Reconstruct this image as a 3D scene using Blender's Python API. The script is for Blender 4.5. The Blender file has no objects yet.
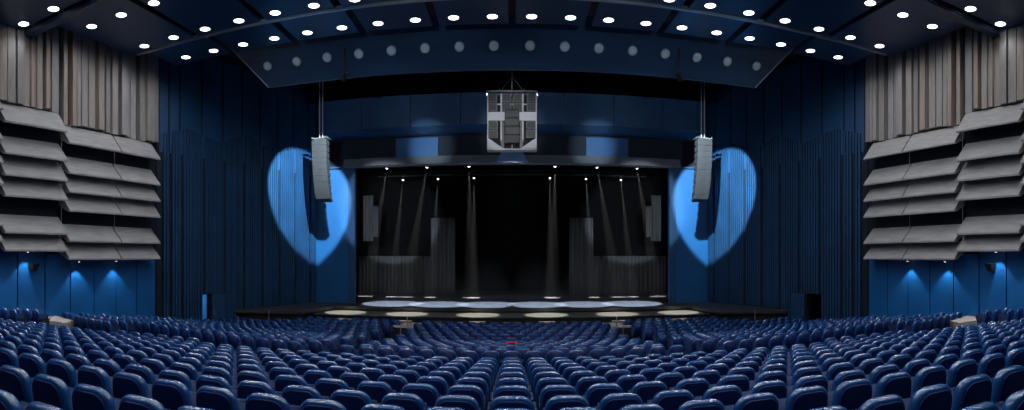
import bpy, bmesh, math, random
from mathutils import Vector, Matrix
random.seed(7)
sc = bpy.context.scene
COL = sc.collection
PI = math.pi

# ------------------------------------------------------------ camera, world, exposure
EYE = 4.2                                   # eye height over the front stalls floor
cd = bpy.data.cameras.new('camera')
cd.type = 'PANO'
cd.panorama_type = 'CENTRAL_CYLINDRICAL'    # the photograph is a stitched cylindrical panorama
F = 550.0                                   # pixels per radian
cd.central_cylindrical_range_u_min = -512 / F
cd.central_cylindrical_range_u_max = 512 / F
cd.central_cylindrical_range_v_min = -(410 - 256) / F
cd.central_cylindrical_range_v_max = 256 / F
cd.central_cylindrical_radius = 1.0
cd.clip_start = 0.05
cam = bpy.data.objects.new('camera', cd)
COL.objects.link(cam)
cam.location = (0, 0, EYE)
cam.rotation_euler = (PI / 2, 0, 0)
sc.camera = cam

w = bpy.data.worlds.new('world'); sc.world = w
w.use_nodes = True
w.node_tree.nodes['Background'].inputs[0].default_value = (0.02, 0.05, 0.12, 1)
w.node_tree.nodes['Background'].inputs[1].default_value = 0.04
vs = sc.view_settings
vs.view_transform = 'Standard'
vs.look = 'None'
vs.gamma = 1
vs.use_curve_mapping = False
vs.exposure = 0.0
sc.cycles.use_denoising = True
sc.cycles.max_bounces = 6
sc.cycles.volume_bounces = 0
sc.cycles.sample_clamp_indirect = 3.0
sc.cycles.volume_step_rate = 1.0

DOWNLIGHT_W = 130.0      # each ceiling downlight
WALLWASH_W = 100.0
FOLLOW_W = 20000.0
CURTAIN_SPOT_W = 50000.0
BEAM_W = 34000.0

# ------------------------------------------------------------ materials
def mat(name, col, rough=0.5, metal=0.0, coat=0.0, noise=None, spec=0.5, emis=None, estr=0.0, bump=None, scale=None):
    m = bpy.data.materials.new(name); m.use_nodes = True
    nt = m.node_tree; b = nt.nodes['Principled BSDF']
    b.inputs['Base Color'].default_value = (*col, 1)
    b.inputs['Roughness'].default_value = rough
    b.inputs['Metallic'].default_value = metal
    b.inputs['Coat Weight'].default_value = coat
    b.inputs['Coat Roughness'].default_value = 0.07
    b.inputs['Specular IOR Level'].default_value = spec
    if emis:
        b.inputs['Emission Color'].default_value = (*emis, 1)
        b.inputs['Emission Strength'].default_value = estr
    if noise:
        amt, sc_ = noise
        tc = nt.nodes.new('ShaderNodeTexCoord'); mp = nt.nodes.new('ShaderNodeMapping')
        nz = nt.nodes.new('ShaderNodeTexNoise'); cr = nt.nodes.new('ShaderNodeValToRGB')
        nt.links.new(tc.outputs['Object'], mp.inputs[0]); nt.links.new(mp.outputs[0], nz.inputs[0])
        mp.inputs['Scale'].default_value = scale or (1, 1, 1)
        nz.inputs['Scale'].default_value = sc_; nz.inputs['Detail'].default_value = 5
        cr.color_ramp.elements[0].position = 0.3; cr.color_ramp.elements[1].position = 0.7
        cr.color_ramp.elements[0].color = (*[c * (1 - amt) for c in col], 1)
        cr.color_ramp.elements[1].color = (*[min(1, c * (1 + amt)) for c in col], 1)
        nt.links.new(nz.outputs[0], cr.inputs[0]); nt.links.new(cr.outputs[0], b.inputs['Base Color'])
        if bump:
            bp = nt.nodes.new('ShaderNodeBump'); bp.inputs['Strength'].default_value = bump
            nt.links.new(nz.outputs[0], bp.inputs['Height']); nt.links.new(bp.outputs[0], b.inputs['Normal'])
    return m

M = {}
M['cushion'] = mat('blue_leather', (0.006, 0.065, 0.235), 0.26, coat=1.0, noise=(0.12, 9), bump=0.05)
M['shell'] = mat('navy_shell', (0.003, 0.014, 0.085), 0.5, spec=0.2)
M['fabric'] = mat('navy_fabric', (0.003, 0.017, 0.075), 0.8)
M['red'] = mat('red_leather', (0.45, 0.01, 0.02), 0.35, coat=0.3)
M['side'] = mat('pale_side_panel', (0.02, 0.028, 0.055), 0.5)
M['arm'] = mat('dark_arm', (0.005, 0.013, 0.045), 0.4)
M['carpet'] = mat('stalls_carpet', (0.005, 0.008, 0.02), 0.9, noise=(0.3, 30))
M['landing'] = mat('pale_landing', (0.42, 0.36, 0.31), 0.6, noise=(0.1, 4))
M['blue_wall'] = mat('blue_wall_paint', (0.013, 0.068, 0.17), 0.42, noise=(0.18, 0.9))
M['rib'] = mat('blue_rib_slats', (0.011, 0.054, 0.135), 0.5, noise=(0.18, 0.9))
M['blue_smooth'] = mat('blue_smooth_panel', (0.012, 0.10, 0.28), 0.40, noise=(0.1, 0.7))
M['wainscot'] = mat('blue_wainscot', (0.008, 0.12, 0.36), 0.40, noise=(0.1, 0.8))
M['groove'] = mat('dark_groove', (0.003, 0.008, 0.022), 0.7)
M['louvre'] = mat('grey_louvre_panel', (0.35, 0.34, 0.345), 0.6, noise=(0.14, 1.4), scale=(1, 1, 6), bump=0.03)
woods = [(0.36, 0.33, 0.30), (0.31, 0.29, 0.27), (0.37, 0.31, 0.27), (0.28, 0.27, 0.27), (0.35, 0.33, 0.32)]
for i, c in enumerate(woods):
    M['wood%d' % i] = mat('weathered_board_%s' % 'abcde'[i], c, 0.65, noise=(0.16, 2.2), scale=(6, 6, 0.6), bump=0.05)
M['black'] = mat('black_paint', (0.004, 0.005, 0.008), 0.7)
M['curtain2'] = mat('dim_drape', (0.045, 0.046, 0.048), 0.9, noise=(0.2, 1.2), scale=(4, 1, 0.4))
M['void'] = mat('black_cloth', (0.002, 0.002, 0.003), 0.95, spec=0.1)
M['ceil'] = mat('navy_ceiling', (0.016, 0.060, 0.16), 0.32, noise=(0.15, 0.6))
M['valance'] = mat('navy_bulkhead', (0.022, 0.055, 0.12), 0.38, noise=(0.15, 0.8), scale=(0.3, 1, 3))
M['beam'] = mat('grey_beam', (0.20, 0.20, 0.215), 0.5, noise=(0.08, 1))
M['trim'] = mat('pale_metal_trim', (0.55, 0.6, 0.68), 0.3, metal=0.5)
M['steel'] = mat('steel', (0.32, 0.33, 0.35), 0.35, metal=0.8)
M['lamp_face'] = mat('lamp_face', (1, 1, 1), 0.4, emis=(1.0, 0.99, 1.0), estr=4.5)
M['lamp_ring'] = mat('lamp_ring', (0.25, 0.3, 0.4), 0.35, metal=0.5)
M['dead_lens'] = mat('unlit_lens', (0.75, 0.8, 0.85), 0.3, coat=0.3)
M['stage_floor'] = mat('stage_floor', (0.034, 0.034, 0.036), 0.5, noise=(0.2, 1.5), scale=(3, 0.4, 1))
M['pit_floor'] = mat('forestage_floor', (0.10, 0.10, 0.095), 0.45, noise=(0.15, 1.5))
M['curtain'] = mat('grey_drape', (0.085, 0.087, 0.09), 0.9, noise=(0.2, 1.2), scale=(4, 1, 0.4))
M['speaker'] = mat('grey_speaker', (0.17, 0.175, 0.185), 0.5)
M['array'] = mat('dark_grey_array', (0.032, 0.033, 0.036), 0.5)
M['array_mesh'] = mat('array_mesh', (0.02, 0.021, 0.023), 0.6, noise=(0.3, 60))
M['speaker_mesh'] = mat('speaker_mesh', (0.065, 0.07, 0.075), 0.6, noise=(0.35, 60))
M['speaker_dark'] = mat('dark_speaker', (0.02, 0.022, 0.027), 0.5, noise=(0.3, 50))
M['white_metal'] = mat('white_frame', (0.70, 0.71, 0.75), 0.4)
M['haze'] = bpy.data.materials.new('stage_haze'); M['haze'].use_nodes = True
_nt = M['haze'].node_tree; _nt.nodes.clear()
_o = _nt.nodes.new('ShaderNodeOutputMaterial'); _v = _nt.nodes.new('ShaderNodeVolumeScatter')
_v.inputs['Density'].default_value = 0.0025; _v.inputs['Anisotropy'].default_value = 0.2
_nt.links.new(_v.outputs[0], _o.inputs['Volume'])

# ------------------------------------------------------------ helpers
def tag(o, label=None, cat=None, group=None, kind=None):
    if label: o['label'] = label
    if cat: o['category'] = cat
    if group: o['group'] = group
    if kind: o['kind'] = kind
    return o

def obj(name, bm, mats, parent=None, smooth=False):
    me = bpy.data.meshes.new(name)
    bmesh.ops.recalc_face_normals(bm, faces=bm.faces)
    bm.to_mesh(me); bm.free()
    for m in (mats if isinstance(mats, (list, tuple)) else [mats]): me.materials.append(m)
    if smooth:
        for p in me.polygons: p.use_smooth = True
    o = bpy.data.objects.new(name, me); COL.objects.link(o)
    if parent: o.parent = parent
    return o

def empty(name, loc=(0, 0, 0), rz=0.0):
    o = bpy.data.objects.new(name, None); COL.objects.link(o)
    o.location = loc; o.rotation_euler = (0, 0, rz); o.empty_display_size = 0.2
    return o

def hexa(bm, p, mi=0):
    """eight corners: four bottom (ccw), four top"""
    v = [bm.verts.new(q) for q in p]
    for f in ((0, 3, 2, 1), (4, 5, 6, 7), (0, 1, 5, 4), (1, 2, 6, 5), (2, 3, 7, 6), (3, 0, 4, 7)):
        bm.faces.new([v[i] for i in f]).material_index = mi
    return v

def box(bm, x0, x1, y0, y1, z0, z1, mi=0):
    return hexa(bm, [(x0, y0, z0), (x1, y0, z0), (x1, y1, z0), (x0, y1, z0),
                     (x0, y0, z1), (x1, y0, z1), (x1, y1, z1), (x0, y1, z1)], mi)

def bbox_(bm, x0, x1, y0, y1, z0, z1, r=0.01, mi=0):
    t = bmesh.new(); box(t, x0, x1, y0, y1, z0, z1, mi)
    bmesh.ops.bevel(t, geom=t.edges[:], offset=r, segments=2, affect='EDGES')
    me = bpy.data.meshes.new('tmp'); t.to_mesh(me); t.free(); bm.from_mesh(me); bpy.data.meshes.remove(me)

def tube(bm, a, b, r, n=8, r2=None, mi=0):
    a = Vector(a); b = Vector(b); d = (b - a).normalized()
    u = d.orthogonal().normalized(); v = d.cross(u)
    A = [bm.verts.new(a + (u * math.cos(2 * PI * i / n) + v * math.sin(2 * PI * i / n)) * r) for i in range(n)]
    B = [bm.verts.new(b + (u * math.cos(2 * PI * i / n) + v * math.sin(2 * PI * i / n)) * (r2 or r)) for i in range(n)]
    for i in range(n):
        bm.faces.new((A[i], A[(i + 1) % n], B[(i + 1) % n], B[i])).material_index = mi
    bm.faces.new(A[::-1]).material_index = mi; bm.faces.new(B).material_index = mi

def prism(bm, poly, z0, z1, mi=0):
    A = [bm.verts.new((x, y, z0)) for x, y in poly]; B = [bm.verts.new((x, y, z1)) for x, y in poly]
    n = len(poly)
    for i in range(n): bm.faces.new((A[i], A[(i + 1) % n], B[(i + 1) % n], B[i])).material_index = mi
    bm.faces.new(A[::-1]).material_index = mi; bm.faces.new(B).material_index = mi

def struct(name, bm, m, smooth=False):
    return tag(obj(name, bm, m, None, smooth), kind='structure')

def copy_tree(o, parent=None):
    c = o.copy(); COL.objects.link(c)
    if parent: c.parent = parent
    for ch in list(o.children): copy_tree(ch, c)
    return c

def spot(parent, name, loc, target, watts, size, blend=0.1, radius=0.05, col=(1, 1, 1)):
    ld = bpy.data.lights.new(name, 'SPOT'); ld.energy = watts; ld.spot_size = size; ld.spot_blend = blend
    ld.shadow_soft_size = radius; ld.color = col
    o = bpy.data.objects.new(name, ld); COL.objects.link(o)
    o.location = loc
    o.rotation_euler = (Vector(target) - Vector(loc)).to_track_quat('-Z', 'Y').to_euler()
    if parent: o.parent = parent
    return o

def H(h): return EYE + h        # height above the eye
def C(c): return EYE - c        # depth below the eye

# side wall: straight line in plan, normal azimuth ALPHA at distance p
ALPHA = 1.49
def wx(D, p=18.2): return (p - D * math.cos(ALPHA)) / math.sin(ALPHA)

# ------------------------------------------------------------ the shell
def wall_strip(bm, a, b, z0, z1, th=0.2, mi=0):
    """vertical slab between plan points a and b; thickness goes outward (away from x=0)"""
    s = 1 if a[0] > 0 else -1
    d = (Vector((b[0], b[1])) - Vector((a[0], a[1]))).normalized()
    n = Vector((d[1], -d[0]))
    if n[0] * s < 0: n = -n
    n *= th
    hexa(bm, [(a[0], a[1], z0), (b[0], b[1], z0), (b[0] + n[0], b[1] + n[1], z0), (a[0] + n[0], a[1] + n[1], z0),
              (a[0], a[1], z1), (b[0], b[1], z1), (b[0] + n[0], b[1] + n[1], z1), (a[0] + n[0], a[1] + n[1], z1)], mi)

TOP = H(11.0)
FA, FB = (16.45, 21.8), (12.6, 33.7)       # fluted blue wall
def fx(D): return FA[0] + (FB[0] - FA[0]) * (D - FA[1]) / (FB[1] - FA[1])
SIDES = ((-1, 'left'), (1, 'right'))

for s, nm in SIDES:
    # main side wall behind louvres and boards
    bm = bmesh.new()
    wall_strip(bm, (s * wx(-9), -9), (s * wx(21.8), 21.8), -0.5, TOP, 0.25)
    struct('wall_' + nm, bm, M['groove'])
    # wainscot below the louvres: upright blue panels with dark joints
    bm = bmesh.new()
    D = -8.0
    while D < 21.2:
        wd = 1.35
        D1 = min(D + wd, 21.75)
        wall_strip(bm, (s * (wx(D) - 0.06), D + 0.03), (s * (wx(D1) - 0.06), D1 - 0.03), 0.0, H(0.08 if D > 14.8 else 0.5), 0.055)
        D += wd
    struct('wall_%s_wainscot' % nm, bm, M['wainscot'])
    # fluted wall
    bm = bmesh.new()
    dD0, dD1 = (24.5, 25.1) if s < 0 else (24.5, 25.6)
    zt = C(2.05)
    segs = [(21.8, dD0), (dD1, 33.7)]
    for a, b in segs: wall_strip(bm, (s * fx(a), a), (s * fx(b), b), 0, zt, 0.25)
    wall_strip(bm, (s * fx(21.8), 21.8), (s * fx(33.7), 33.7), zt, TOP, 0.25)
    struct('wall_%s_blue' % nm, bm, M['groove'])
    # smooth upper panels
    bm = bmesh.new()
    D = 21.9
    edges = [21.85, 22.45] + [23.1 + 1.4 * i for i in range(8)] + [33.65]
    for a, b in zip(edges, edges[1:]):
        if b - a > 0.1:
            wall_strip(bm, (s * (fx(a) - 0.09), a + 0.075), (s * (fx(b) - 0.09), b - 0.075), H(5.2), H(10.6), 0.07)
    struct('wall_%s_panels' % nm, bm, M['blue_wall'])
    # vertical ribs with a zigzag top
    bm = bmesh.new()
    zz = [(21.7, 6.0), (23.5, 6.55), (25.7, 6.1), (27.4, 6.85), (29.3, 6.3), (31.2, 6.9), (33.8, 6.4)]
    D = 21.9
    while D < 33.55:
        for (a, ha), (b, hb) in zip(zz, zz[1:]):
            if a <= D < b: ht = ha + (hb - ha) * (D - a) / (b - a)
        z0 = 0
        if dD0 - 0.1 < D < dD1: z0 = zt + 0.05
        seam = min(abs(D - e) for e in edges) < 0.08
        if not seam:
            wall_strip(bm, (s * (fx(D) - 0.17), D), (s * (fx(D + 0.11) - 0.17), D + 0.11), z0, H(ht), 0.15)
        D += 0.175
    struct('wall_%s_ribs' % nm, bm, M['rib'])
    # doorway recess
    bm = bmesh.new()
    x0 = s * (fx(dD0) + 0.25)
    ax, bx = s * (fx(dD0) + 0.2), s * (fx(dD1) + 0.2)
    wall_strip(bm, (s * (fx(dD0) + 1.9), dD0 - 1.8), (s * (fx(dD1) + 1.5), dD1 + 4.2), 0, zt + 0.3, 0.1, 0)
    struct('wall_%s_lobby' % nm, bm, M['blue_smooth'] if s < 0 else M['black'])
    dr = empty('door_1' if s < 0 else 'door_2', (s * fx(dD1), dD1, C(4.2)))
    tag(dr, kind='structure')
    bm = bmesh.new()
    dxy = Vector((FB[0] - FA[0], FB[1] - FA[1])).normalized()
    wall_strip(bm, (s * fx(dD1) * 0 + s * (-0.12), 0.02), (s * (dxy[0] * 0.95 - 0.12), dxy[1] * 0.95), 0.02, zt - C(4.2), 0.05)
    obj('door_leaf', bm, M['blue_wall'], dr)
    bm = bmesh.new(); tube(bm, (s * -0.22, 0.12, 1.0), (s * -0.22, 0.12, 1.35), 0.02)
    tube(bm, (s * -0.12, 0.12, 1.05), (s * -0.22, 0.12, 1.05), 0.012); tube(bm, (s * -0.12, 0.12, 1.3), (s * -0.22, 0.12, 1.3), 0.012)
    obj('door_handle', bm, M['steel'], dr)

# lobby light seen through the door on the left
spot(None, 'lobby_lamp', (-(fx(26.5) + 0.8), 26.2, C(2.5)), (-(fx(24.6) + 1.6), 27.2, 0.8), 220, 2.4, 0.5, 0.05, (0.7, 0.85, 1))

# back wall of the hall and roof
bm = bmesh.new(); box(bm, -20, 20, -9.3, -9, 0, TOP)
struct('wall_back', bm, M['groove'])
bm = bmesh.new(); box(bm, -20, 20, -9.3, 50, TOP, TOP + 0.3)
struct('ceiling', bm, M['black'])

# ------------------------------------------------------------ timber boards above the louvres
BOUND = [6.3, 9.4, 12.5, 15.6, 18.65, 21.3]
def louvre_heights(col):
    """front lower edges (height above the eye) and upper edges; col 0 is the column beside the blue wall"""
    base = [4.62, 3.38, 2.60, 1.83, 0.58, -0.16]
    tops = [5.50, 4.20, 3.50, 2.73, 1.34, 0.62]
    k = [0.0, 0.0, 1.0, 2.0, 3.0][col]
    sh = [0.44, 0.48, 0.44, 0.42, 0.28, 0.34]
    return [(b + e * k, t + e * k) for b, t, e in zip(base, tops, sh)]

for s, nm in SIDES:
    rnd = random.Random(3)
    bm = bmesh.new()
    D = 21.65
    k = 0; lastcol = 0
    while D > 5.0:
        wdt = rnd.choice([0.20, 0.26, 0.32, 0.36])
        gap = rnd.choice([0.03, 0.07, 0.16, 0.20])
        dep = rnd.choice([0.16, 0.24, 0.30, 0.34])
        D0 = D - wdt
        cm = (D0 + D) / 2
        col = 0
        for i, b in enumerate(reversed(BOUND[:-1])):
            if cm > b: col = i; break
        if col != lastcol:
            struct('wall_%s_boards' % nm, bm, [M['wood%d' % i] for i in range(5)]); bm = bmesh.new(); lastcol = col
        zb = H(louvre_heights(min(col, 4))[0][1] + rnd.choice([0.01, 0.05, 0.09]))
        x1 = wx(D); x0 = wx(D0)
        hexa(bm, [(s * (x0 - dep), D0, zb), (s * (x1 - dep), D, zb), (s * (x1 + .02), D, zb), (s * (x0 + .02), D0, zb),
                  (s * (x0 - dep), D0, H(10.3)), (s * (x1 - dep), D, H(10.3)), (s * (x1 + .02), D, H(10.3)), (s * (x0 + .02), D0, H(10.3))],
             rnd.randrange(5))
        D = D0 - gap
    struct('wall_%s_boards' % nm, bm, [M['wood%d' % i] for i in range(5)])

# ------------------------------------------------------------ louvres
ordn = ['first', 'second', 'third', 'fourth', 'fifth', 'sixth', 'seventh', 'eighth', 'ninth', 'tenth', 'eleventh', 'twelfth',
        'thirteenth', 'fourteenth', 'fifteenth', 'sixteenth', 'seventeenth', 'eighteenth', 'nineteenth', 'twentieth']
def ordinal(n):
    if n <= 20: return ordn[n - 1]
    tens = {2: 'twenty', 3: 'thirty', 4: 'forty'}
    return '%s-%s' % (tens[n // 10], ordn[n % 10 - 1]) if n % 10 else {20: 'twentieth', 30: 'thirtieth', 40: 'fortieth'}[n]
colname = ['column next to the blue wall', 'second column from the blue wall', 'third column from the blue wall', 'outermost column at the edge']
rowname = ['top panel of', 'second panel down', 'third panel down', 'fourth panel down', 'fifth panel down', 'bottom panel of']
for s, nm in SIDES:
    for col in range(4):
        Da, Db = BOUND[-2 - col], BOUND[-1 - col]
        for r, (hb, ht) in enumerate(louvre_heights(col)):
            bm = bmesh.new()
            a, b = Da + 0.04, Db - 0.04
            prof = [(18.12, ht), (18.05, ht), (17.46, hb + 0.07), (17.46, hb), (17.56, hb), (18.12, hb + 0.30)]
            A = [bm.verts.new((s * (wx(a, p)), a, z)) for p, z in prof]
            B = [bm.verts.new((s * (wx(b, p)), b, z)) for p, z in prof]
            n = len(prof)
            for i in range(n): bm.faces.new((A[i], A[(i + 1) % n], B[(i + 1) % n], B[i]))
            bm.faces.new(A[::-1]); bm.faces.new(B)
            for v in bm.verts: v.co.z += EYE
            o = obj('louvre_panel', bm, M['louvre'])
            tag(o, 'grey slanted wall panel, %s, %s, %s wall' % (rowname[r].replace(' of', ''), colname[col], nm), 'wall panel',
                'slanted grey panels on the side walls')
    # thin steel rails between louvre columns
    bm = bmesh.new()
    for b in BOUND[1:5]:
        tube(bm, (s * wx(b, 17.9), b, H(0.0)), (s * wx(b, 17.9), b, H(5.3)), 0.018)
    struct('trim_1' if s < 0 else 'trim_2', bm, M['steel'])

# ------------------------------------------------------------ ceiling clouds
HC = 9.2
def cloud(x0, x1, y0, y1, h):
    bm = bmesh.new(); box(bm, x0, x1, y0, y1, H(h), H(h) + 0.14)
    bmesh.ops.bevel(bm, geom=bm.edges[:], offset=0.02, segments=1, affect='EDGES')
    return tag(obj('ceiling_panel', bm, M['ceil']), kind='structure')
for s in (-1, 1):
    e = [0.14, 3.02 - .14, 3.02 + .14, 6.04 - .14, 6.04 + .14, 9.06 - .14, 9.06 + .14, 12.08 - .14, 12.08 + .14, 15.3]
    for i in range(0, 10, 2):
        a, b = sorted((s * e[i], s * e[i + 1])); cloud(a, b, 19.6, 21.8, HC)
    e = [0.14, 3.2 - .14, 3.2 + .14, 6.3 - .14, 6.3 + .14, 9.4 - .14, 9.4 + .14, 12.55 - .14, 12.55 + .14, 16.2]
    for i in range(0, 10, 2):
        a, b = sorted((s * e[i], s * e[i + 1])); cloud(a, b, 14.3, 19.4, HC)
        a, b = sorted((s * e[i], s * min(e[i + 1], 16.9) + (s * .7 if i == 8 else 0))); cloud(a, b, 8.6, 13.6, 8.9)
        cloud(a, b, 2.8, 8.4, 8.9); cloud(a, b, -6, 2.6, 8.9)
bm = bmesh.new(); box(bm, -15.8, 15.8, 19.42, 19.54, H(HC) - 0.06, H(HC) + 0.10)
struct('trim_3', bm, M['trim'])
bm = bmesh.new(); box(bm, -16.9, 16.9, 13.72, 14.2, H(8.74), H(8.97))
bmesh.ops.bevel(bm, geom=bm.edges[:], offset=0.05, segments=2, affect='EDGES')
struct('trim_4', bm, M['valance'])

# ------------------------------------------------------------ downlights
def make_downlight():
    r = empty('ceiling_downlight')
    bm = bmesh.new(); bmesh.ops.create_circle(bm, cap_ends=True, segments=24, radius=0.20)
    for v in bm.verts: v.co.z = -0.012
    obj('lamp_face', bm, M['lamp_face'], r)
    bm = bmesh.new()
    n = 24
    for k in range(n):
        a0, a1 = 2 * PI * k / n, 2 * PI * (k + 1) / n
        q = []
        for a in (a0, a1):
            q += [(0.20 * math.cos(a), 0.20 * math.sin(a), -0.008), (0.235 * math.cos(a), 0.235 * math.sin(a), -0.02), (0.25 * math.cos(a), 0.25 * math.sin(a), 0.0)]
        v = [bm.verts.new(p) for p in q]
        bm.faces.new((v[0], v[1], v[4], v[3])); bm.faces.new((v[1], v[2], v[5], v[4]))
    bmesh.ops.remove_doubles(bm, verts=bm.verts, dist=1e-4)
    obj('ring', bm, M['lamp_ring'], r)
    ld = bpy.data.lights.new('lamp', 'SPOT'); ld.energy = DOWNLIGHT_W; ld.spot_size = 2.35; ld.spot_blend = 0.9
    ld.shadow_soft_size = 0.16; ld.color = (0.93, 0.96, 1.0)
    l = bpy.data.objects.new('lamp', ld); COL.objects.link(l); l.parent = r; l.location = (0, 0, -0.05)
    return r
DL0 = make_downlight(); dl_used = [False]
_lamp = [c for c in DL0.children if c.type == 'LIGHT'][0].data; _wide = _lamp.copy(); _wide.spot_size = 2.95; _wide.spot_blend = 0.75; _wide.energy = DOWNLIGHT_W * 0.72
_corner = _lamp.copy(); _corner.energy = 60; _small = _lamp.copy(); _small.energy = DOWNLIGHT_W * 1.15
def downlight(x, y, h, label, group):
    o = DL0 if not dl_used[0] else copy_tree(DL0)
    dl_used[0] = True
    for ch in o.children:
        if ch.type == 'LIGHT' and y > 18: ch.data = _wide
        if ch.type == 'LIGHT' and y < 10: ch.data = _small
        if ch.type == 'LIGHT' and y > 12 and abs(x) > 15.8: ch.data = _corner
    o.location = (x, y, H(h))
    tag(o, label, 'ceiling light', group)
for s, nm in SIDES:
    for i in range(10):
        downlight(s * (0.755 + 1.496 * i), 21.1, HC, 'round lit ceiling downlight in the row nearest the stage, %s %s of centre' % (ordinal(i + 1), nm), 'downlights in the row nearest the stage')
    for i in range(10):
        where = 'round lit ceiling downlight in the second row from the stage, %s %s of centre' % (ordinal(i + 1), nm)
        downlight(s * (0.88 + 1.56 * i), 18.9, HC, where, 'downlights in the second row from the stage')
    for i in range(10):
        downlight(s * (1.2 + 1.56 * i), 15.9, HC, 'round lit ceiling downlight in the third row from the stage, %s %s of centre' % (ordinal(i + 1), nm), 'downlights in the third row from the stage')
    for i in range(6):
        downlight(s * (2.2 + 2.86 * i if i < 4 else 12.9 + 1.75 * (i - 4) * 1.0 + (0)), 13.3, 8.9, 'round lit ceiling downlight in the fourth row from the stage, %s %s of centre' % (ordinal(i + 1), nm), 'downlights in the fourth row from the stage')
    downlight(s * 16.35, 13.3, 8.9, 'round lit ceiling downlight in the upper %s corner, hard by the boarded wall' % nm, 'downlights in the fourth row from the stage')
    for j, y in enumerate((9.4, 6.4, 3.2, -0.5)):
        for i in range(8):
            downlight(s * (1.0 + 2.0 * i), y, 8.9, 'round lit ceiling downlight overhead in the %s row from the stage, %s %s of centre' % (ordn[4 + j], ordinal(i + 1), nm), 'downlights overhead behind the picture edge')

# ------------------------------------------------------------ bulkhead with unlit portholes
bm = bmesh.new()
pr = [(22.6, 9.95), (24.0, 8.13), (24.12, 8.13), (24.12, 9.95)]
xs = [(-12.85, -11.35), None, (11.35, 12.85)]
def vx(h): return 11.35 + (h - 8.13) * 0.82
A = [bm.verts.new((-vx(h), y, H(h))) for y, h in pr]; B = [bm.verts.new((vx(h), y, H(h))) for y, h in pr]
for i in range(4): bm.faces.new((A[i], A[(i + 1) % 4], B[(i + 1) % 4], B[i]))
bm.faces.new(A[::-1]); bm.faces.new(B)
struct('trim_5', bm, M['valance'])
bm = bmesh.new()
for s in (-1, 1):
    tube(bm, (s * vx(8.13), 23.98, H(8.12)), (s * vx(9.9), 22.62, H(9.92)), 0.035)
struct('trim_6', bm, M['trim'])
nrm = Vector((0, -(9.95 - 8.13), -(24.0 - 22.6))).normalized()
def make_port():
    r = empty('porthole_lamp')
    bm = bmesh.new(); tube(bm, (0, 0, 0.02), (0, 0, -0.10), 0.21, 24, 0.225)
    obj('housing', bm, M['lamp_ring'], r)
    bm = bmesh.new(); bmesh.ops.create_uvsphere(bm, u_segments=24, v_segments=8, radius=0.20)
    for v in bm.verts: v.co.z = -0.10 + v.co.z * 0.3
    obj('lens', bm, M['dead_lens'], r, True)
    return r
P0 = make_port(); first = True
for s, nm in SIDES:
    for i in range(8):
        o = P0 if first else copy_tree(P0)
        first = False
        hh = 8.96; yy = 24.0 - (hh - 8.13) * (24.0 - 22.6) / (9.95 - 8.13)
        o.location = (s * (0.765 + 1.475 * i), yy, H(hh))
        o.rotation_euler = nrm.to_track_quat('-Z', 'Y').to_euler()
        tag(o, 'unlit round grey lamp on the dark bulkhead, %s %s of centre' % (ordinal(i + 1), nm), 'lamp', 'unlit round lamps along the bulkhead')

# ------------------------------------------------------------ proscenium
bm = bmesh.new()
for s in (-1, 1):
    a, b = sorted((s * 9.9, s * 12.65)); box(bm, a, b, 33.7, 34.0, 0, H(5.75))
struct('wall_stage', bm, M['blue_smooth'])
bm = bmesh.new(); box(bm, -14, 14, 33.75, 34.0, H(5.6), TOP)
struct('wall_stage_upper', bm, M['groove'])
bm = bmesh.new()
for s in (-1, 1):
    e = [0.02, 2.9, 5.8, 8.7, 11.4]
    for a, b in zip(e, e[1:]):
        p, q = sorted((s * (a + .015), s * (b - .015))); box(bm, p, q, 31.0, 33.7, H(7.44), H(9.24))
struct('trim_7', bm, M['blue_wall'])
bm = bmesh.new()
A = [bm.verts.new((-10.5, y, H(h))) for y, h in ((33.1, 5.62), (33.35, 6.13), (33.74, 6.13), (33.74, 5.62))]
B = [bm.verts.new((10.5, y, H(h))) for y, h in ((33.1, 5.62), (33.35, 6.13), (33.74, 6.13), (33.74, 5.62))]
for i in range(4): bm.faces.new((A[i], A[(i + 1) % 4], B[(i + 1) % 4], B[i]))
bm.faces.new(A[::-1]); bm.faces.new(B)
struct('trim_8', bm, M['beam'])
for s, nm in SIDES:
    bm = bmesh.new(); a, b = sorted((s * 4.55, s * 7.2)); bbox_(bm, a, b, 33.55, 33.74, H(6.13), H(7.32), 0.02)  # light patch put into the colour: blue panel on the near-black header
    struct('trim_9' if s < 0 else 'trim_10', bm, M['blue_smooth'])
    bm = bmesh.new(); a, b = sorted((s * 10.6, s * 12.5)); box(bm, a, b, 33.5, 33.69, H(5.62), H(5.70))
    struct('trim_11' if s < 0 else 'trim_12', bm, M['blue_wall'])
    # narrow return panel with a dark joint at the proscenium edge
    bm = bmesh.new(); a, b = sorted((s * 9.9, s * 10.35)); box(bm, a, b, 33.62, 33.70, C(3.0), H(5.55))
    struct('trim_13' if s < 0 else 'trim_14', bm, M['blue_wall'])

# blue screen under the centre cluster
bm = bmesh.new()
A = [bm.verts.new(p) for p in [(-0.62, 32.4, H(6.12)), (0.62, 32.4, H(6.12)), (0.95, 32.9, H(5.66)), (-0.95, 32.9, H(5.66)),
                               (-0.62, 32.5, H(6.14)), (0.62, 32.5, H(6.14)), (0.95, 33.08, H(5.66)), (-0.95, 33.08, H(5.66))]]
for f in ((0, 3, 2, 1), (4, 5, 6, 7), (0, 1, 5, 4), (1, 2, 6, 5), (2, 3, 7, 6), (3, 0, 4, 7)): bm.faces.new([A[i] for i in f])
pb = obj('prompter_board', bm, M['blue_smooth'])
tag(pb, 'small blue tapered board on the grey beam right under the centre speakers', 'board')
bm = bmesh.new(); box(bm, -0.66, 0.66, 32.36, 32.42, H(6.12), H(6.19)); obj('top_rail', bm, M['white_metal'], pb)
spot(pb, 'board_fill', (0, 31.4, H(7.0)), (0, 32.7, H(5.9)), 1500, 0.62, 0.6, 0.05, (0.6, 0.8, 1))  # added light with no fixture, brightens the board

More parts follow.
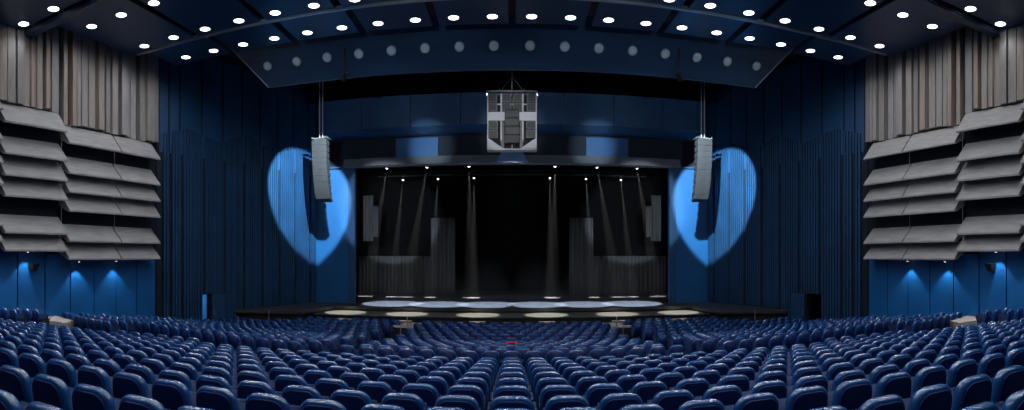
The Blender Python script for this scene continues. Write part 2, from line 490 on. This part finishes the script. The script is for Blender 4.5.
# ------------------------------------------------------------ stage
zs, zp = C(3.0), C(3.25)
bm = bmesh.new()
prism(bm, [(-15.3, 26.4), (-11.1, 27.9), (-10.4, 31.4), (10.4, 31.4), (11.1, 27.9), (15.3, 26.4), (12.9, 33.6), (12.9, 48), (-12.9, 48), (-12.9, 33.6)], zs - 0.16, zs)
struct('floor_stage', bm, M['stage_floor'])
bm = bmesh.new()
prism(bm, [(-15.2, 26.6), (-11.2, 28.05), (-10.5, 31.5), (10.5, 31.5), (11.2, 28.05), (15.2, 26.6), (12.9, 33.6), (12.9, 48), (-12.9, 48), (-12.9, 33.6)], 0, zs - 0.16)
struct('floor_stage_front', bm, M['black'])
bm = bmesh.new(); box(bm, -10.9, 10.9, 29.2, 31.45, 0, zp - 0.05, 0); box(bm, -10.95, 10.95, 29.12, 31.45, zp - 0.05, zp, 1)
struct('floor_forestage', bm, [M['black'], M['pit_floor']])
# stage house
bm = bmesh.new()
box(bm, -14, 14, 48, 48.3, 0, H(9)); box(bm, -14.3, -12.9, 34, 48, 0, H(9)); box(bm, 12.9, 14.3, 34, 48, 0, H(9)); box(bm, -14, 14, 34, 48.3, H(7.6), H(7.8))
struct('wall_stage_house', bm, M['void'])

# haze
bm = bmesh.new(); box(bm, -12.8, 12.8, 34.05, 47.9, zs + 0.02, H(7.5))
hz = obj('stage_haze', bm, M['haze']); tag(hz, 'thin smoke haze filling the dark stage and showing the beams', 'haze', kind='stuff')

# drapes on the stage; standing ones cut short to shape the header's shadow
def drape(name, x0, x1, y, z0, z1, label, amp=0.07, per=0.32, m='curtain'):
    bm = bmesh.new(); n = max(8, int((x1 - x0) / 0.05)); rows = 6
    rnd = random.Random(int(x0 * 10)); ph = [rnd.uniform(-.6, .6) for _ in range(n + 1)]
    g = []
    for j in range(rows + 1):
        t = j / rows; row = []
        for i in range(n + 1):
            x = x0 + (x1 - x0) * i / n
            row.append(bm.verts.new((x, y + amp * (1.1 - .5 * t) * math.sin(2 * PI * x / per + math.sin(x * 2.1) * 1.3) + .03 * math.sin(x * 7), z0 + (z1 - z0) * t)))
        g.append(row)
    for j in range(rows):
        for i in range(n): bm.faces.new((g[j][i], g[j][i + 1], g[j + 1][i + 1], g[j + 1][i]))
    o = obj(name, bm, M[m], None, True)
    md = o.modifiers.new('thick', 'SOLIDIFY'); md.thickness = 0.015
    return tag(o, label, 'curtain', 'grey drapes on the stage')
def X(px, D): return D * math.tan((px - 512) / F)
def HY(py, px, D): return H((256 - py) / F * D / math.cos((px - 512) / F))
for s, nm in SIDES:
    def sx(a, b, D): return sorted((s * abs(X(a, D)), s * abs(X(b, D))))
    D = 42.0
    a, b = sx(358, 431, D); drape('stage_drape', a, b, D, zs, HY(256, 395, D), 'low wide grey pleated drape across the stage, cut to the lit part, %s side' % nm)
    a, b = sx(431, 455, D); drape('stage_drape', a, b, D - 0.1, zs, HY(218, 440, D), 'taller narrow grey drape nearer the stage centre, cut to the lit part, %s side' % nm)
    D = 37.5
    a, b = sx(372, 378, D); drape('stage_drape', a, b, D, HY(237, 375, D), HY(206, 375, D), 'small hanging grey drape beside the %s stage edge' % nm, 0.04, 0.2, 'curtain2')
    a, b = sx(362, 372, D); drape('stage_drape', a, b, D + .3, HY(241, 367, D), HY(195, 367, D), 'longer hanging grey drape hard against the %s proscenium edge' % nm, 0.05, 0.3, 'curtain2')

# stage truss + moving lights
bm = bmesh.new()
for yy, hh in ((34.6, 5.75), (40.2, 5.95)):
    for dy, dz in ((-.15, 0), (.15, 0), (-.15, .3), (.15, .3)):
        tube(bm, (-10, yy + dy, H(hh + dz)), (10, yy + dy, H(hh + dz)), 0.025, 6)
    n = 40
    for i in range(n):
        x0 = -10 + 20 * i / n; x1 = x0 + .5
        tube(bm, (x0, yy - .15, H(hh + (0.3 if i % 2 else 0))), (x1, yy - .15, H(hh + (0 if i % 2 else .3))), 0.012, 5)
tr = obj('lighting_truss', bm, M['black'])
tag(tr, 'pair of black lighting trusses under the top of the stage opening', 'truss')

def stage_light(px, py, D, tx, ty, tz, watts, size, label, lens=0.085):
    loc = Vector((X(px, D), D, HY(py, px, D)))
    tgt = Vector((tx, ty, tz)); d = (tgt - loc).normalized()
    r = empty('stage_spotlight', loc)
    tag(r, label, 'spotlight', 'stage spotlights on the trusses')
    bm = bmesh.new(); tube(bm, -d * 0.36, -d * 0.02, 0.09, 14, 0.115)
    obj('lamp_housing', bm, M['black'], r)
    bm = bmesh.new(); bmesh.ops.create_uvsphere(bm, u_segments=14, v_segments=8, radius=lens, matrix=Matrix.Translation(d * -0.01)); obj('lens', bm, M['lamp_face'], r, True)
    bm = bmesh.new()
    for sgn in (-1, 1): tube(bm, (sgn * .14, -d.y * .2, -d.z * .2), (sgn * .14, 0, 0.30), 0.014, 6)
    tube(bm, (-.14, 0, .30), (.14, 0, .30), 0.014, 6)
    obj('yoke', bm, M['black'], r)
    ld = bpy.data.lights.new('lamp', 'SPOT'); ld.energy = watts; ld.spot_size = size; ld.spot_blend = 0.35
    ld.shadow_soft_size = 0.03; ld.color = (1, 1, 1)
    l = bpy.data.objects.new('lamp', ld); COL.objects.link(l); l.parent = r
    l.location = d * 0.10; l.rotation_euler = d.to_track_quat('-Z', 'Y').to_euler()

fr = [(387, 168, X(366, 39.5), 39.5), (427, 167, X(405, 39.5), 39.5), (469, 166, X(471, 39.5), 39.5)]
bk = [(403, 180, X(391, 39.5), 39.5), (438, 179, X(430, 39.5), 39.5), (474, 178, X(474, 39.5), 39.5)]
for s, nm in SIDES:
    for k, (px, py, tx, ty) in enumerate(fr):
        qx = px if s < 0 else 1024 - px + (0)
        stage_light(qx, py, 34.6, -s * tx * 1 if s > 0 else tx, ty, zs, BEAM_W, 0.13, 'lit spotlight on the front truss, %s from the %s end' % (ordn[k], nm))
    for k, (px, py, tx, ty) in enumerate(bk):
        qx = px if s < 0 else 1024 - px
        stage_light(qx, py, 40.2, -s * tx * 1 if s > 0 else tx, ty, zs, BEAM_W, 0.11, 'lit spotlight on the rear truss, %s from the %s end' % (ordn[k], nm), 0.07)

# spots over the stage and the forestage (hung behind the bulkhead)
def house_spot(x, y, h, tx, ty, tz, watts, size, label, col=(1, 1, 1), blend=0.25):
    loc = Vector((x, y, H(h))); d = (Vector((tx, ty, tz)) - loc).normalized()
    r = empty('house_spotlight', loc); tag(r, label, 'spotlight', 'spotlights hidden above the bulkhead')
    bm = bmesh.new(); tube(bm, -d * 0.5, 0 * d, 0.10, 14, 0.13); obj('lamp_housing', bm, M['black'], r)
    bm = bmesh.new(); tube(bm, -d * 0.02, d * 0.01, 0.10, 14); obj('lens', bm, M['dead_lens'], r)
    bm = bmesh.new(); tube(bm, -d * 0.25, (-d.x * .25, -d.y * .25, TOP - H(h)), 0.02, 8); obj('hanging_rod', bm, M['black'], r)
    ld = bpy.data.lights.new('lamp', 'SPOT'); ld.energy = watts; ld.spot_size = size; ld.spot_blend = blend
    ld.shadow_soft_size = 0.05; ld.color = col
    l = bpy.data.objects.new('lamp', ld); COL.objects.link(l); l.parent = r
    l.location = d * 0.03; l.rotation_euler = d.to_track_quat('-Z', 'Y').to_euler()
for s, nm in SIDES:
    for k, px in enumerate((344, 406, 477.5)):
        x = abs(X(px, 30)) * s
        house_spot(x, 28.6, 9.9, x, 30.25, zp, 26000, 0.19, 'house spotlight lighting the forestage, %s from the %s end' % (ordn[k], nm), (1, 0.98, 0.85))
for k, x in enumerate((-7.5, -4.5, -1.5, 1.5, 4.5, 7.5)):
    house_spot(x, 27.2, 9.95, x, 33.8, zs, 95000, 0.27, 'house spotlight lighting the pale pool on stage, %s from the left' % ordn[k], (0.62, 0.77, 1.0), 0.15)

# follow-spot pools on the side walls
for s, nm in SIDES:
    house_spot(s * 7.4, 23.4, 7.85, s * 12.8, 32.2, H(3.75), FOLLOW_W, 0.565, 'house spotlight throwing the blue-white disc on the %s wall' % nm, (0.72, 0.9, 1.0), 0.2)
    # rear spotlights: drape disc, header patch; loudspeaker and bulkhead ones are added fill
    def aim(px, py, D): return (abs(X(px, D)) * s, D, HY(py, px, D))
    house_spot(s * 2.0, -6, 2.4, *aim(392, 216, 40), CURTAIN_SPOT_W, 0.160, 'rear spotlight throwing the dim disc on the %s stage drapes' % nm, (0.7, 0.86, 1.0), 0.3)
    house_spot(s * 3.0, -6, 2.4, *aim(431, 147, 33.5), 45000, 0.085, 'rear spotlight on the blue-painted light patch on the header, %s side' % nm, (0.6, 0.85, 1.0), 1.0)
    house_spot(s * 4.0, -6, 2.4, *aim(321, 168, 30), 350, 0.11, 'added unseen rear spotlight brightening the hanging loudspeaker column, %s side' % nm, (1, 1, 1), 0.8)  # added only to brighten the hanging columns
    for k, x in enumerate((3.2, 8.6)):
        house_spot(s * (5.4 + k), -6.4, 2.4, s * x, 24, H(7.4), 4800, 0.30, 'added unseen rear spotlight washing the bulkhead, %s from the centre, %s side' % (ordn[k], nm), (0.7, 0.86, 1), 1.0)  # added to light the bulkhead evenly, no such lamps seen
house_spot(0, -6.5, 2.4, 0, 28, H(6.8), 14000, 0.115, 'added unseen rear spotlight brightening the centre loudspeaker cluster', (1, 1, 1), 0.8)  # added fill, lifts the otherwise dark cluster

# ------------------------------------------------------------ wall washers under the louvres
for s, nm in SIDES:
    for k, D in enumerate((10.0, 12.0, 13.9, 16.55, 18.75)):
        hh = 0.15 if D < 15.6 else -0.25
        r = empty('wall_washer', (s * (wx(D) - 0.32), D, H(hh)))
        tag(r, 'small downlight under the grey panels washing the %s wall, %s from the hall rear' % (nm, ordn[k]), 'wall light', 'wall washers under the grey panels')
        bm = bmesh.new(); tube(bm, (0, 0, 0), (0, 0, 0.12), 0.05, 12); obj('lamp_housing', bm, M['steel'], r)
        bm = bmesh.new(); tube(bm, (0, 0, -0.006), (0, 0, 0.0), 0.04, 12); obj('lens', bm, M['lamp_face'], r)
        ld = bpy.data.lights.new('lamp', 'SPOT'); ld.energy = WALLWASH_W; ld.spot_size = 1.7; ld.spot_blend = 0.35; ld.color = (0.85, 0.93, 1)
        ld.shadow_soft_size = 0.03
        l = bpy.data.objects.new('lamp', ld); COL.objects.link(l); l.parent = r; l.location = (0, 0, -0.02)
        l.rotation_euler = (0, s * 0.22, 0)
    # black loudspeaker on the wainscot
    Dk = 14.25
    r = empty('wall_loudspeaker', (s * (wx(Dk) - 0.1), Dk, H(-0.5)), 0)
    tag(r, 'small black wedge loudspeaker hung on the blue wainscot, %s wall' % nm, 'loudspeaker', 'wall loudspeakers')
    bm = bmesh.new()
    q = lambda a, y, z: (-s * a, y, z)
    hexa(bm, [q(0, -.12, -.12), q(0, .12, -.12), q(.16, .1, -.12), q(.16, -.1, -.12), q(0, -.2, .2), q(0, .2, .2), q(.32, .18, .2), q(.32, -.18, .2)])
    obj('cabinet', bm, M['black'], r)
    bm = bmesh.new(); tube(bm, q(-.05, 0, .1), q(.1, 0, .1), 0.03); obj('bracket', bm, M['steel'], r)

# ------------------------------------------------------------ loudspeakers
def line_array(s, nm):
    D = 30.0; x = s * 10.85
    r = empty('line_array', (x, D, H(6.72)), 0)
    tag(r, 'tall grey curved column of loudspeakers hanging beside the %s wall disc' % nm, 'loudspeaker', 'hanging loudspeaker columns')
    r.rotation_euler = (0, 0, s * 0.12)
    bm = bmesh.new()
    for a in (-.42, .42): box(bm, a - .03, a + .03, -.35, .45, .05, .13)
    box(bm, -.45, .45, -.05, .05, .08, .16)
    obj('rigging_frame', bm, M['steel'], r)
    n = 10; y = 0.0; z = 0.0; ang = 0.02
    for k in range(n):
        hh = 0.355
        c, sn = math.cos(ang), math.sin(ang)
        def T(px, py, pz): return (px, y + py * c + pz * sn * -1, z + pz * c - py * sn * -1 * -1)
        bm = bmesh.new()
        w0, w1 = 0.46, 0.38
        fr_ = -0.30; bk_ = 0.30
        pts = [T(-w0, fr_, -hh + .012), T(w0, fr_, -hh + .012), T(w1, bk_, -hh + .05), T(-w1, bk_, -hh + .05),
               T(-w0, fr_, -.012), T(w0, fr_, -.012), T(w1, bk_, -.05), T(-w1, bk_, -.05)]
        hexa(bm, pts)
        cab = obj('cabinet', bm, M['array'], r)
        bm = bmesh.new()
        for a, b in ((-.43, -.06), (.06, .43)):
            hexa(bm, [T(a, fr_ - .012, -hh + .05), T(b, fr_ - .012, -hh + .05), T(b, fr_ + .01, -hh + .05), T(a, fr_ + .01, -hh + .05),
                      T(a, fr_ - .012, -.05), T(b, fr_ - .012, -.05), T(b, fr_ + .01, -.05), T(a, fr_ + .01, -.05)])
        obj('grille', bm, M['array_mesh'], cab)
        bm = bmesh.new()
        hexa(bm, [T(-.05, fr_ - .004, -hh + .03), T(.05, fr_ - .004, -hh + .03), T(.05, fr_ + .01, -hh + .03), T(-.05, fr_ + .01, -hh + .03),
                  T(-.05, fr_ - .004, -.03), T(.05, fr_ - .004, -.03), T(.05, fr_ + .01, -.03), T(-.05, fr_ + .01, -.03)])
        obj('horn_slot', bm, M['speaker_dark'], cab)
        y += sn * hh * 1.0; z -= c * hh
        ang += 0.018 + 0.004 * k
    bm = bmesh.new()
    for a in (-.10, .10):
        tube(bm, (a, 0, .1), (a, 0, TOP - H(6.72)), 0.026, 6); obj('hanging_cable', bm, M['white_metal'], r); bm = bmesh.new()
for s, nm in SIDES: line_array(s, nm)

# centre cluster
DC = 28.0
r = empty('speaker_cluster', (0, DC, H(5.36))); r.scale = (1, 1, 0.96)
tag(r, 'large white and grey loudspeaker cluster hanging at the centre above the stage', 'loudspeaker')
Wc = 1.25; top = 3.0
bm = bmesh.new()
for x in (-Wc, Wc - .05): box(bm, x, x + .05, -.3, .3, 0, top)
box(bm, -Wc, Wc, -.05, .3, top * .595, top * .635); box(bm, -Wc, Wc, -.3, .3, -.02, .06)
for z in (2.5, 0.0): box(bm, -Wc, Wc, .2, .3, z, z + .06)
obj('frame', bm, M['white_metal'], r)
bm = bmesh.new(); box(bm, -Wc + .05, Wc - .05, -.22, -.12, 1.55, 2.0); obj('front_board', bm, M['white_metal'], r)
bm = bmesh.new()
for s in (-1, 1):
    v = [bm.verts.new(p) for p in [(s * 1.2, -.28, .08), (s * .45, -.28, .08), (s * 1.2, -.28, .62), (s * 1.2, .1, .08), (s * .45, .1, .08), (s * 1.2, .1, .62)]]
    for f in ((0, 1, 2), (3, 5, 4)): bm.faces.new([v[i] for i in f])
    for f in ((0, 1, 4, 3), (1, 2, 5, 4), (2, 0, 3, 5)): bm.faces.new([v[i] for i in f])
    obj('corner_brace', bm, M['white_metal'], r); bm = bmesh.new()
def cabinet(x0, x1, z0, z1, parent, m='speaker', y0=-.3, y1=.25, mesh='speaker_mesh'):
    bm = bmesh.new(); bbox_(bm, x0, x1, y0, y1, z0, z1, 0.015); c = obj('cabinet', bm, M[m], parent)
    bm = bmesh.new(); bbox_(bm, x0 + .04, x1 - .04, y0 - .02, y0 + .01, z0 + .035, z1 - .035, 0.008); obj('grille', bm, M[mesh], c)
for s in (-1, 1):
    for z0, z1 in ((2.5, 2.93), (2.02, 2.46)):
        for a, b in ((.75, 1.2), (.06, .50)):
            p, q = sorted((s * a, s * b)); cabinet(p, q, z0, z1, r)
    for z0, z1 in ((1.08, 1.5), (.62, 1.04)):
        p, q = sorted((s * .72, s * 1.2)); cabinet(p, q, z0, z1, r)
    for a in (.54, .50):
        pass
    bm = bmesh.new(); p, q = sorted((s * .52, s * .58)); box(bm, p, q, -.28, .2, .5, 2.95); obj('upright', bm, M['white_metal'], r)
    bm = bmesh.new(); p, q = sorted((s * .40, s * .56)); box(bm, p, q, -.26, .2, .1, 1.5); obj('side_board', bm, M['speaker'], r)
bm = bmesh.new(); box(bm, -1.2, 1.2, .26, .29, .06, 2.95); obj('rear_board', bm, M['black'], r)
bm = bmesh.new()
box(bm, -1.3, 1.3, -.3, -.22, top + .02, top + .12); box(bm, -1.3, 1.3, .22, .3, top + .02, top + .12)
for x in (-1.25, -.62, 0, .62, 1.2): box(bm, x, x + .06, -.3, .3, top + .02, top + .12)
for s in (-1, 1):
    tube(bm, (s * .62, 0, top + .1), (0, 0, top + .95), 0.02, 6); tube(bm, (s * .62, 0, top + .1), (s * .62, 0, top + .3), 0.03, 6)
obj('hanging_frame', bm, M['steel'], r)
bm = bmesh.new(); tube(bm, (0, -.34, -.02), (0, -.34, top + .1), 0.02, 6); tube(bm, (0, 0, top + .1), (0, 0, 5.87), 0.03, 6)
obj('centre_cable', bm, M['white_metal'], r)
r2 = empty('centre_array', (0, DC - .65, H(5.45)))
tag(r2, 'dark grey loudspeaker column hung in front of the centre cluster', 'loudspeaker')
for k in range(4):
    cabinet(-.36, .36, .14 + .41 * k, .53 + .41 * k, r2, 'speaker_dark', -.22, .22, 'speaker_mesh' if k else 'speaker_dark')
for q in ((-.12, -.08, -.1, .14), (.08, .12, -.1, .14), (-.3, .3, 1.78, 1.84)):
    bm = bmesh.new(); box(bm, q[0], q[1], -.1, .1, q[2], q[3]); obj('bracket', bm, M['black'], r2)
bm = bmesh.new(); tube(bm, (0, 0, 1.8), (0, 0, TOP - H(5.45)), 0.015, 6); obj('hanging_cable', bm, M['steel'], r2)

# ------------------------------------------------------------ seats
PITCH = 0.565
LEAN = 0.20
def outline(wb, wt, z0, z1, rt, rb, n):
    """rounded trapezoid, points anticlockwise seen from behind"""
    pts = []
    def arc(cx, cz, r, a0, a1):
        for i in range(n + 1):
            a = a0 + (a1 - a0) * i / n; pts.append((cx + r * math.cos(a), cz + r * math.sin(a)))
    arc(wb - rb, z0 + rb, rb, -PI / 2, 0); arc(wt - rt, z1 - rt, rt, 0.05, PI / 2)
    arc(-wt + rt, z1 - rt, rt, PI / 2, PI - 0.05); arc(-wb + rb, z0 + rb, rb, PI, 1.5 * PI)
    return pts
def slab(bm, par, rings, n, crown=0.012, mi=0):
    wb, wt, z0, z1, rt, rb = par
    R = []
    for inset, y in rings:
        pts = outline(wb - inset, wt - inset, z0 + inset, z1 - inset, max(rt - inset, .012), max(rb - inset, .012), n)
        ring = []
        for x, z in pts:
            zz = z + (crown * (1 - (x / wt) ** 2) if z > (z0 + z1) / 2 else 0)
            yy = y - LEAN * (z - 0.35) + 0.35 * x * x
            ring.append(bm.verts.new((x, yy, zz)))
        R.append(ring)
    m = len(R[0])
    for a, b in zip(R, R[1:]):
        for i in range(m): bm.faces.new((a[i], a[(i + 1) % m], b[(i + 1) % m], b[i])).material_index = mi
    bm.faces.new(R[0][::-1]).material_index = mi; bm.faces.new(R[-1]).material_index = mi

BACK = (0.252, 0.232, 0.34, 0.945, 0.135, 0.05)
def bm_back(n=6):
    bm = bmesh.new()
    slab(bm, BACK, [(.050, -.020), (.030, -.017), (.013, -.004), (.002, .018), (0, .045), (.003, .07), (.016, .095), (.04, .108), (.07, .11)], n)
    return bm
def bm_shell(n=6):
    bm = bmesh.new()
    slab(bm, (0.222, 0.200, 0.36, 0.902, 0.110, 0.05), [(.012, -.036), (.003, -.032), (0, -.022), (0, 0.0)], n)
    return bm
def bm_seat(seg=2):
    bm = bmesh.new(); box(bm, -.225, .225, -.005, .095, 0, .43)
    if seg: bmesh.ops.bevel(bm, geom=bm.edges[:], offset=0.035, segments=seg, affect='EDGES')
    a = 0.30
    for v in bm.verts:
        y, z = v.co.y, v.co.z
        v.co.y = 0.16 + y * math.cos(a) + z * math.sin(a); v.co.z = 0.36 - y * math.sin(a) + z * math.cos(a)
    return bm
def bm_arm(seg=1):
    bm = bmesh.new(); box(bm, .254, .311, .0, .40, .60, .635)
    if seg: bmesh.ops.bevel(bm, geom=bm.edges[:], offset=0.012, segments=seg, affect='EDGES')
    return bm
def bm_side():
    bm = bmesh.new()
    hexa(bm, [(.262, .02, 0), (.303, .02, 0), (.303, .34, 0), (.262, .34, 0), (.262, .04, .60), (.303, .04, .60), (.303, .36, .60), (.262, .36, .60)])
    return bm
def bm_legs():
    bm = bmesh.new(); box(bm, -.25, .25, .10, .16, .28, .34); box(bm, -.245, -.21, .06, .2, 0, .32)
    return bm

def make_seat(m='cushion'):
    r = empty('theatre_seat')
    obj('backrest', bm_back(), M[m], r, True)
    obj('back_shell', bm_shell(), M['shell'], r, True)
    obj('seat', bm_seat(), M[m if m == 'red' else 'fabric'], r, True)
    obj('armrest', bm_arm(), M['arm'], r)
    obj('side_panel', bm_side(), M['side'], r)
    obj('leg', bm_legs(), M['arm'], r)
    return r

seats = []       # (x, y, ztop_c, yaw, section, row, index)
S1 = [(-2, 3.59), (-1, 4.78)] + [(k, 5.65 + 1.03 * k) for k in range(0, 8)]
S1 = [(-3, 2.56)] + S1
def c1(D): return 1.448 + 0.13 * (D - 5.65)
for k, D in S1:
    nmax = int((min(D * 1.36 + 1.0, wx(D) - 0.75)) / PITCH)
    for i in range(-nmax, nmax + 1):
        x = i * PITCH
        c = c1(D)
        r = math.hypot(x, D); y = 256 + c * F / r - 2
        if y > 413: continue
        seats.append((x, D, c, 0.0, 1, k, i))
for i in range(-40, 41):      # short extra row in front of the cross aisle at the sides
    x = i * PITCH
    if 9.0 < abs(x) < 12.0: seats.append((x, 13.85, 2.47, 0.0, 1, 8, i))
DCEN = 58.5
def c2(D0): return 2.5 + 0.11 * (D0 - 14.45) if D0 < 20.8 else 3.22 + 0.006 * (D0 - 21)
rows2 = [14.45 + 1.03 * j for j in range(7)]
rows3 = [21.75 + 1.03 * j for j in range(6)]
side_rows = [12.39, 13.42]
for D0 in side_rows + rows2 + rows3:
    R = DCEN - D0; n = int(17.5 / PITCH)
    for i in range(-n, n + 1):
        off = 0 if (int(round(D0)) % 2 == 0) else 0.5
        a = (i + off) * PITCH / R
        x = R * math.sin(a); y = DCEN - R * math.cos(a)
        lim = wx(y) - 0.6 if y < 21.5 else fx(y) - 0.75
        if abs(x) > lim: continue
        if D0 in side_rows and abs(x) < 12.6: continue
        if 4.6 < abs(x) < 5.7: continue
        if D0 in rows3 and abs(x) > 11.2 and y > 26.0: continue
        if D0 in rows3 and abs(x) > 8.4 and y > 27.7: continue
        seats.append((x, y, c2(D0), a, 2 if D0 < 21 else 3, D0, i))
for s in (-1, 1):
    for y, c in ((13.3, 2.02), (12.3, 1.94)):
        for k in range(3):
            seats.append((s * (wx(y) - .5 - k * PITCH), y, c, -s * 0.25 * -1, 4, y, k))

def dist(t): return math.hypot(t[0], t[1])
seats.sort(key=dist)
red_i = min(range(len(seats)), key=lambda i: abs(seats[i][0]) + 3 * abs(seats[i][1] - 19.6))
near = [t for t in seats[:330] if t is not seats[red_i]][:300]
far = [t for t in seats if t not in near and t is not seats[red_i]]
proto = make_seat(); used = False
rowtxt = {-3: 'just cut by the bottom corner', -2: 'one row below the bottom-edge row'}
for x, y, c, yaw, sec, row, i in near:
    o = proto if not used else copy_tree(proto)
    used = True
    o.location = (x, y, C(c) - 0.925); o.rotation_euler = (0, 0, yaw + random.uniform(-.012, .012))
    side = 'left' if i < 0 else 'right'
    pos = 'central seat' if i == 0 else '%s seat %s of centre' % (ordinal(abs(i)), side)
    if row >= -1:
        lab = 'glossy blue theatre seat, %s row up from the bottom edge, %s' % (ordinal(row + 2), pos)
    elif row == -2:
        lab = 'glossy blue theatre seat, row just nearer than the bottom-edge one, %s' % pos
    else:
        lab = 'large glossy blue theatre seat cut by the bottom corner, %s' % pos
    tag(o, lab, 'seat', 'blue theatre seats in the stalls')
# the odd red seat
rs = make_seat('red'); t = seats[red_i]
rs.location = (t[0], t[1], C(t[2]) - 0.925); rs.rotation_euler = (0, 0, t[3])
tag(rs, 'single red theatre seat among the blue ones in the far middle rows', 'seat')

# every further seat as one body of stuff
def lowpoly():
    bm = bmesh.new()
    slab(bm, BACK, [(.04, -.020), (.012, -.004), (0, .045), (.016, .095), (.05, .11)], 3, mi=0)
    slab(bm, (0.222, 0.200, 0.36, 0.902, 0.110, 0.05), [(.004, -.034), (0, 0.0)], 3, mi=1)
    nb = len(bm.faces)
    for f, mi, src in ((bm_seat, 2, 0), ):
        t = f(0); me = bpy.data.meshes.new('t'); t.to_mesh(me); t.free(); bm.from_mesh(me); bpy.data.meshes.remove(me)
    bm.faces.ensure_lookup_table()
    for k in range(nb, len(bm.faces)): bm.faces[k].material_index = 2
    nb = len(bm.faces)
    for f in (lambda: bm_arm(0), ):
        t = f(); me = bpy.data.meshes.new('t'); t.to_mesh(me); t.free(); bm.from_mesh(me); bpy.data.meshes.remove(me)
    bm.faces.ensure_lookup_table()
    for k in range(nb, len(bm.faces)): bm.faces[k].material_index = 3
    nb = len(bm.faces)
    t = bm_side(); me = bpy.data.meshes.new('t'); t.to_mesh(me); t.free(); bm.from_mesh(me); bpy.data.meshes.remove(me)
    bm.faces.ensure_lookup_table()
    for k in range(nb, len(bm.faces)): bm.faces[k].material_index = 4
    bmesh.ops.recalc_face_normals(bm, faces=bm.faces)
    return bm
lp = lowpoly(); lp.verts.index_update()
lv = [v.co.copy() for v in lp.verts]; lf = [([v.index for v in f.verts], f.material_index) for f in lp.faces]; lp.free()
V, Fc, MI = [], [], []
for x, y, c, yaw, sec, row, i in far:
    mt = Matrix.Translation((x, y, C(c) - 0.925)) @ Matrix.Rotation(yaw, 4, 'Z')
    b = len(V)
    V += [tuple(mt @ p) for p in lv]
    for f, mi in lf: Fc.append([b + q for q in f]); MI.append(mi)
me = bpy.data.meshes.new('distant_seats'); me.from_pydata(V, [], Fc)
for k in ('cushion', 'shell', 'fabric', 'arm', 'side'): me.materials.append(M[k])
me.polygons.foreach_set('material_index', MI)
me.polygons.foreach_set('use_smooth', [m in (0, 1) for m in MI]); me.update()
fs = bpy.data.objects.new('distant_seats', me); COL.objects.link(fs)
tag(fs, 'hundreds of blue theatre seats filling the far rows before the stage', 'seats', 'blue theatre seats in the stalls', 'stuff')

# ------------------------------------------------------------ stalls floor
bm = bmesh.new()
zprev = None
rowsD = [-9.0, 0.5, 1.53] + [d for _, d in S1]
box(bm, -19, 19, -9, 0.9, 0, C(c1(0.4)) - 0.95)
for D in [1.4] + [d for _, d in S1] + [13.85]:
    box(bm, -18.5, 18.5, D - 0.45, D + 0.62, 0, C(c1(D) if D < 13 else 2.47) - 0.927)
struct('floor', bm, M['carpet'])
bm = bmesh.new()
def arc_step(r0, r1, z, lo=0.0, hi=17.8):
    for s in (-1, 1):
        n = 14
        for k in range(n):
            a0 = s * (lo + (hi - lo) * k / n) / r1; a1 = s * (lo + (hi - lo) * (k + 1) / n) / r1
            pts = [(r0 * math.sin(a0), DCEN - r0 * math.cos(a0)), (r0 * math.sin(a1), DCEN - r0 * math.cos(a1)),
                   (r1 * math.sin(a1), DCEN - r1 * math.cos(a1)), (r1 * math.sin(a0), DCEN - r1 * math.cos(a0))]
            prism(bm, pts, 0, z)
for D0 in rows2 + rows3:
    R = DCEN - D0; arc_step(R - 0.60, R + 0.45, C(c2(D0)) - 0.927)
for D0 in side_rows:
    R = DCEN - D0; arc_step(R - 0.60, R + 0.45, C(c2(D0)) - 0.927, 12.2, 18)
struct('floor_front_stalls', bm, M['carpet'])
bm = bmesh.new(); box(bm, -18, 18, 14, 34, -0.3, 0.02); struct('ground', bm, M['carpet'])
for s, nm in SIDES:
    bm = bmesh.new()
    prism(bm, [(s * 14.9, 14.1), (s * 17.0, 14.3), (s * 17.0, 15.6), (s * 15.3, 14.95)], 0, C(2.5))
    struct('floor_landing_' + nm, bm, M['landing'])
    bm = bmesh.new()
    a, b = sorted((s * 4.75, s * 6.2)); box(bm, a, b, 27.0, 28.6, C(3.60), C(3.52))
    struct('floor_step_' + nm, bm, M['landing'])
    bm = bmesh.new(); box(bm, a, b, 27.05, 28.6, 0, C(3.60)); struct('floor_step_base_' + nm, bm, M['black'])
    for k, px in enumerate((344, 404, 477)):
        x = abs(X(px, 28.9)) * s
        bm = bmesh.new(); box(bm, x - .4, x + .4, 28.80, 29.10, 0, C(3.52), 1); box(bm, x - .42, x + .42, 28.75, 29.10, C(3.52), C(3.46), 0)  # pale top over a black body stands in for light spilled from the pools
        o = obj('stage_step', bm, [M['landing'], M['black']]); tag(o, 'small step with spilled light painted pale against the stage front, %s from the %s end' % (ordn[k], nm), 'step', 'small steps against the stage front')
    # handrail posts beside the aisle
    for k, (x, y, c) in enumerate(((5.05, 24.6, 3.1), (5.05, 26.2, 3.1), (12.4, 26.2, 3.0))):
        r = empty('handrail_post', (s * x, y, C(c) - 1.05)); tag(r, 'slim pale post beside the front stalls aisle, %s from the centre, %s side' % (ordn[k], nm), 'post', 'slim posts by the front aisles')
        bm = bmesh.new(); tube(bm, (0, 0, 0), (0, 0, 1.15), 0.025, 8); obj('pole', bm, M['steel'], r)
        bm = bmesh.new(); bmesh.ops.create_uvsphere(bm, u_segments=10, v_segments=6, radius=0.045, matrix=Matrix.Translation((0, 0, 1.17))); obj('cap', bm, M['steel'], r, True)
print('seats', len(seats), 'far', len(far))
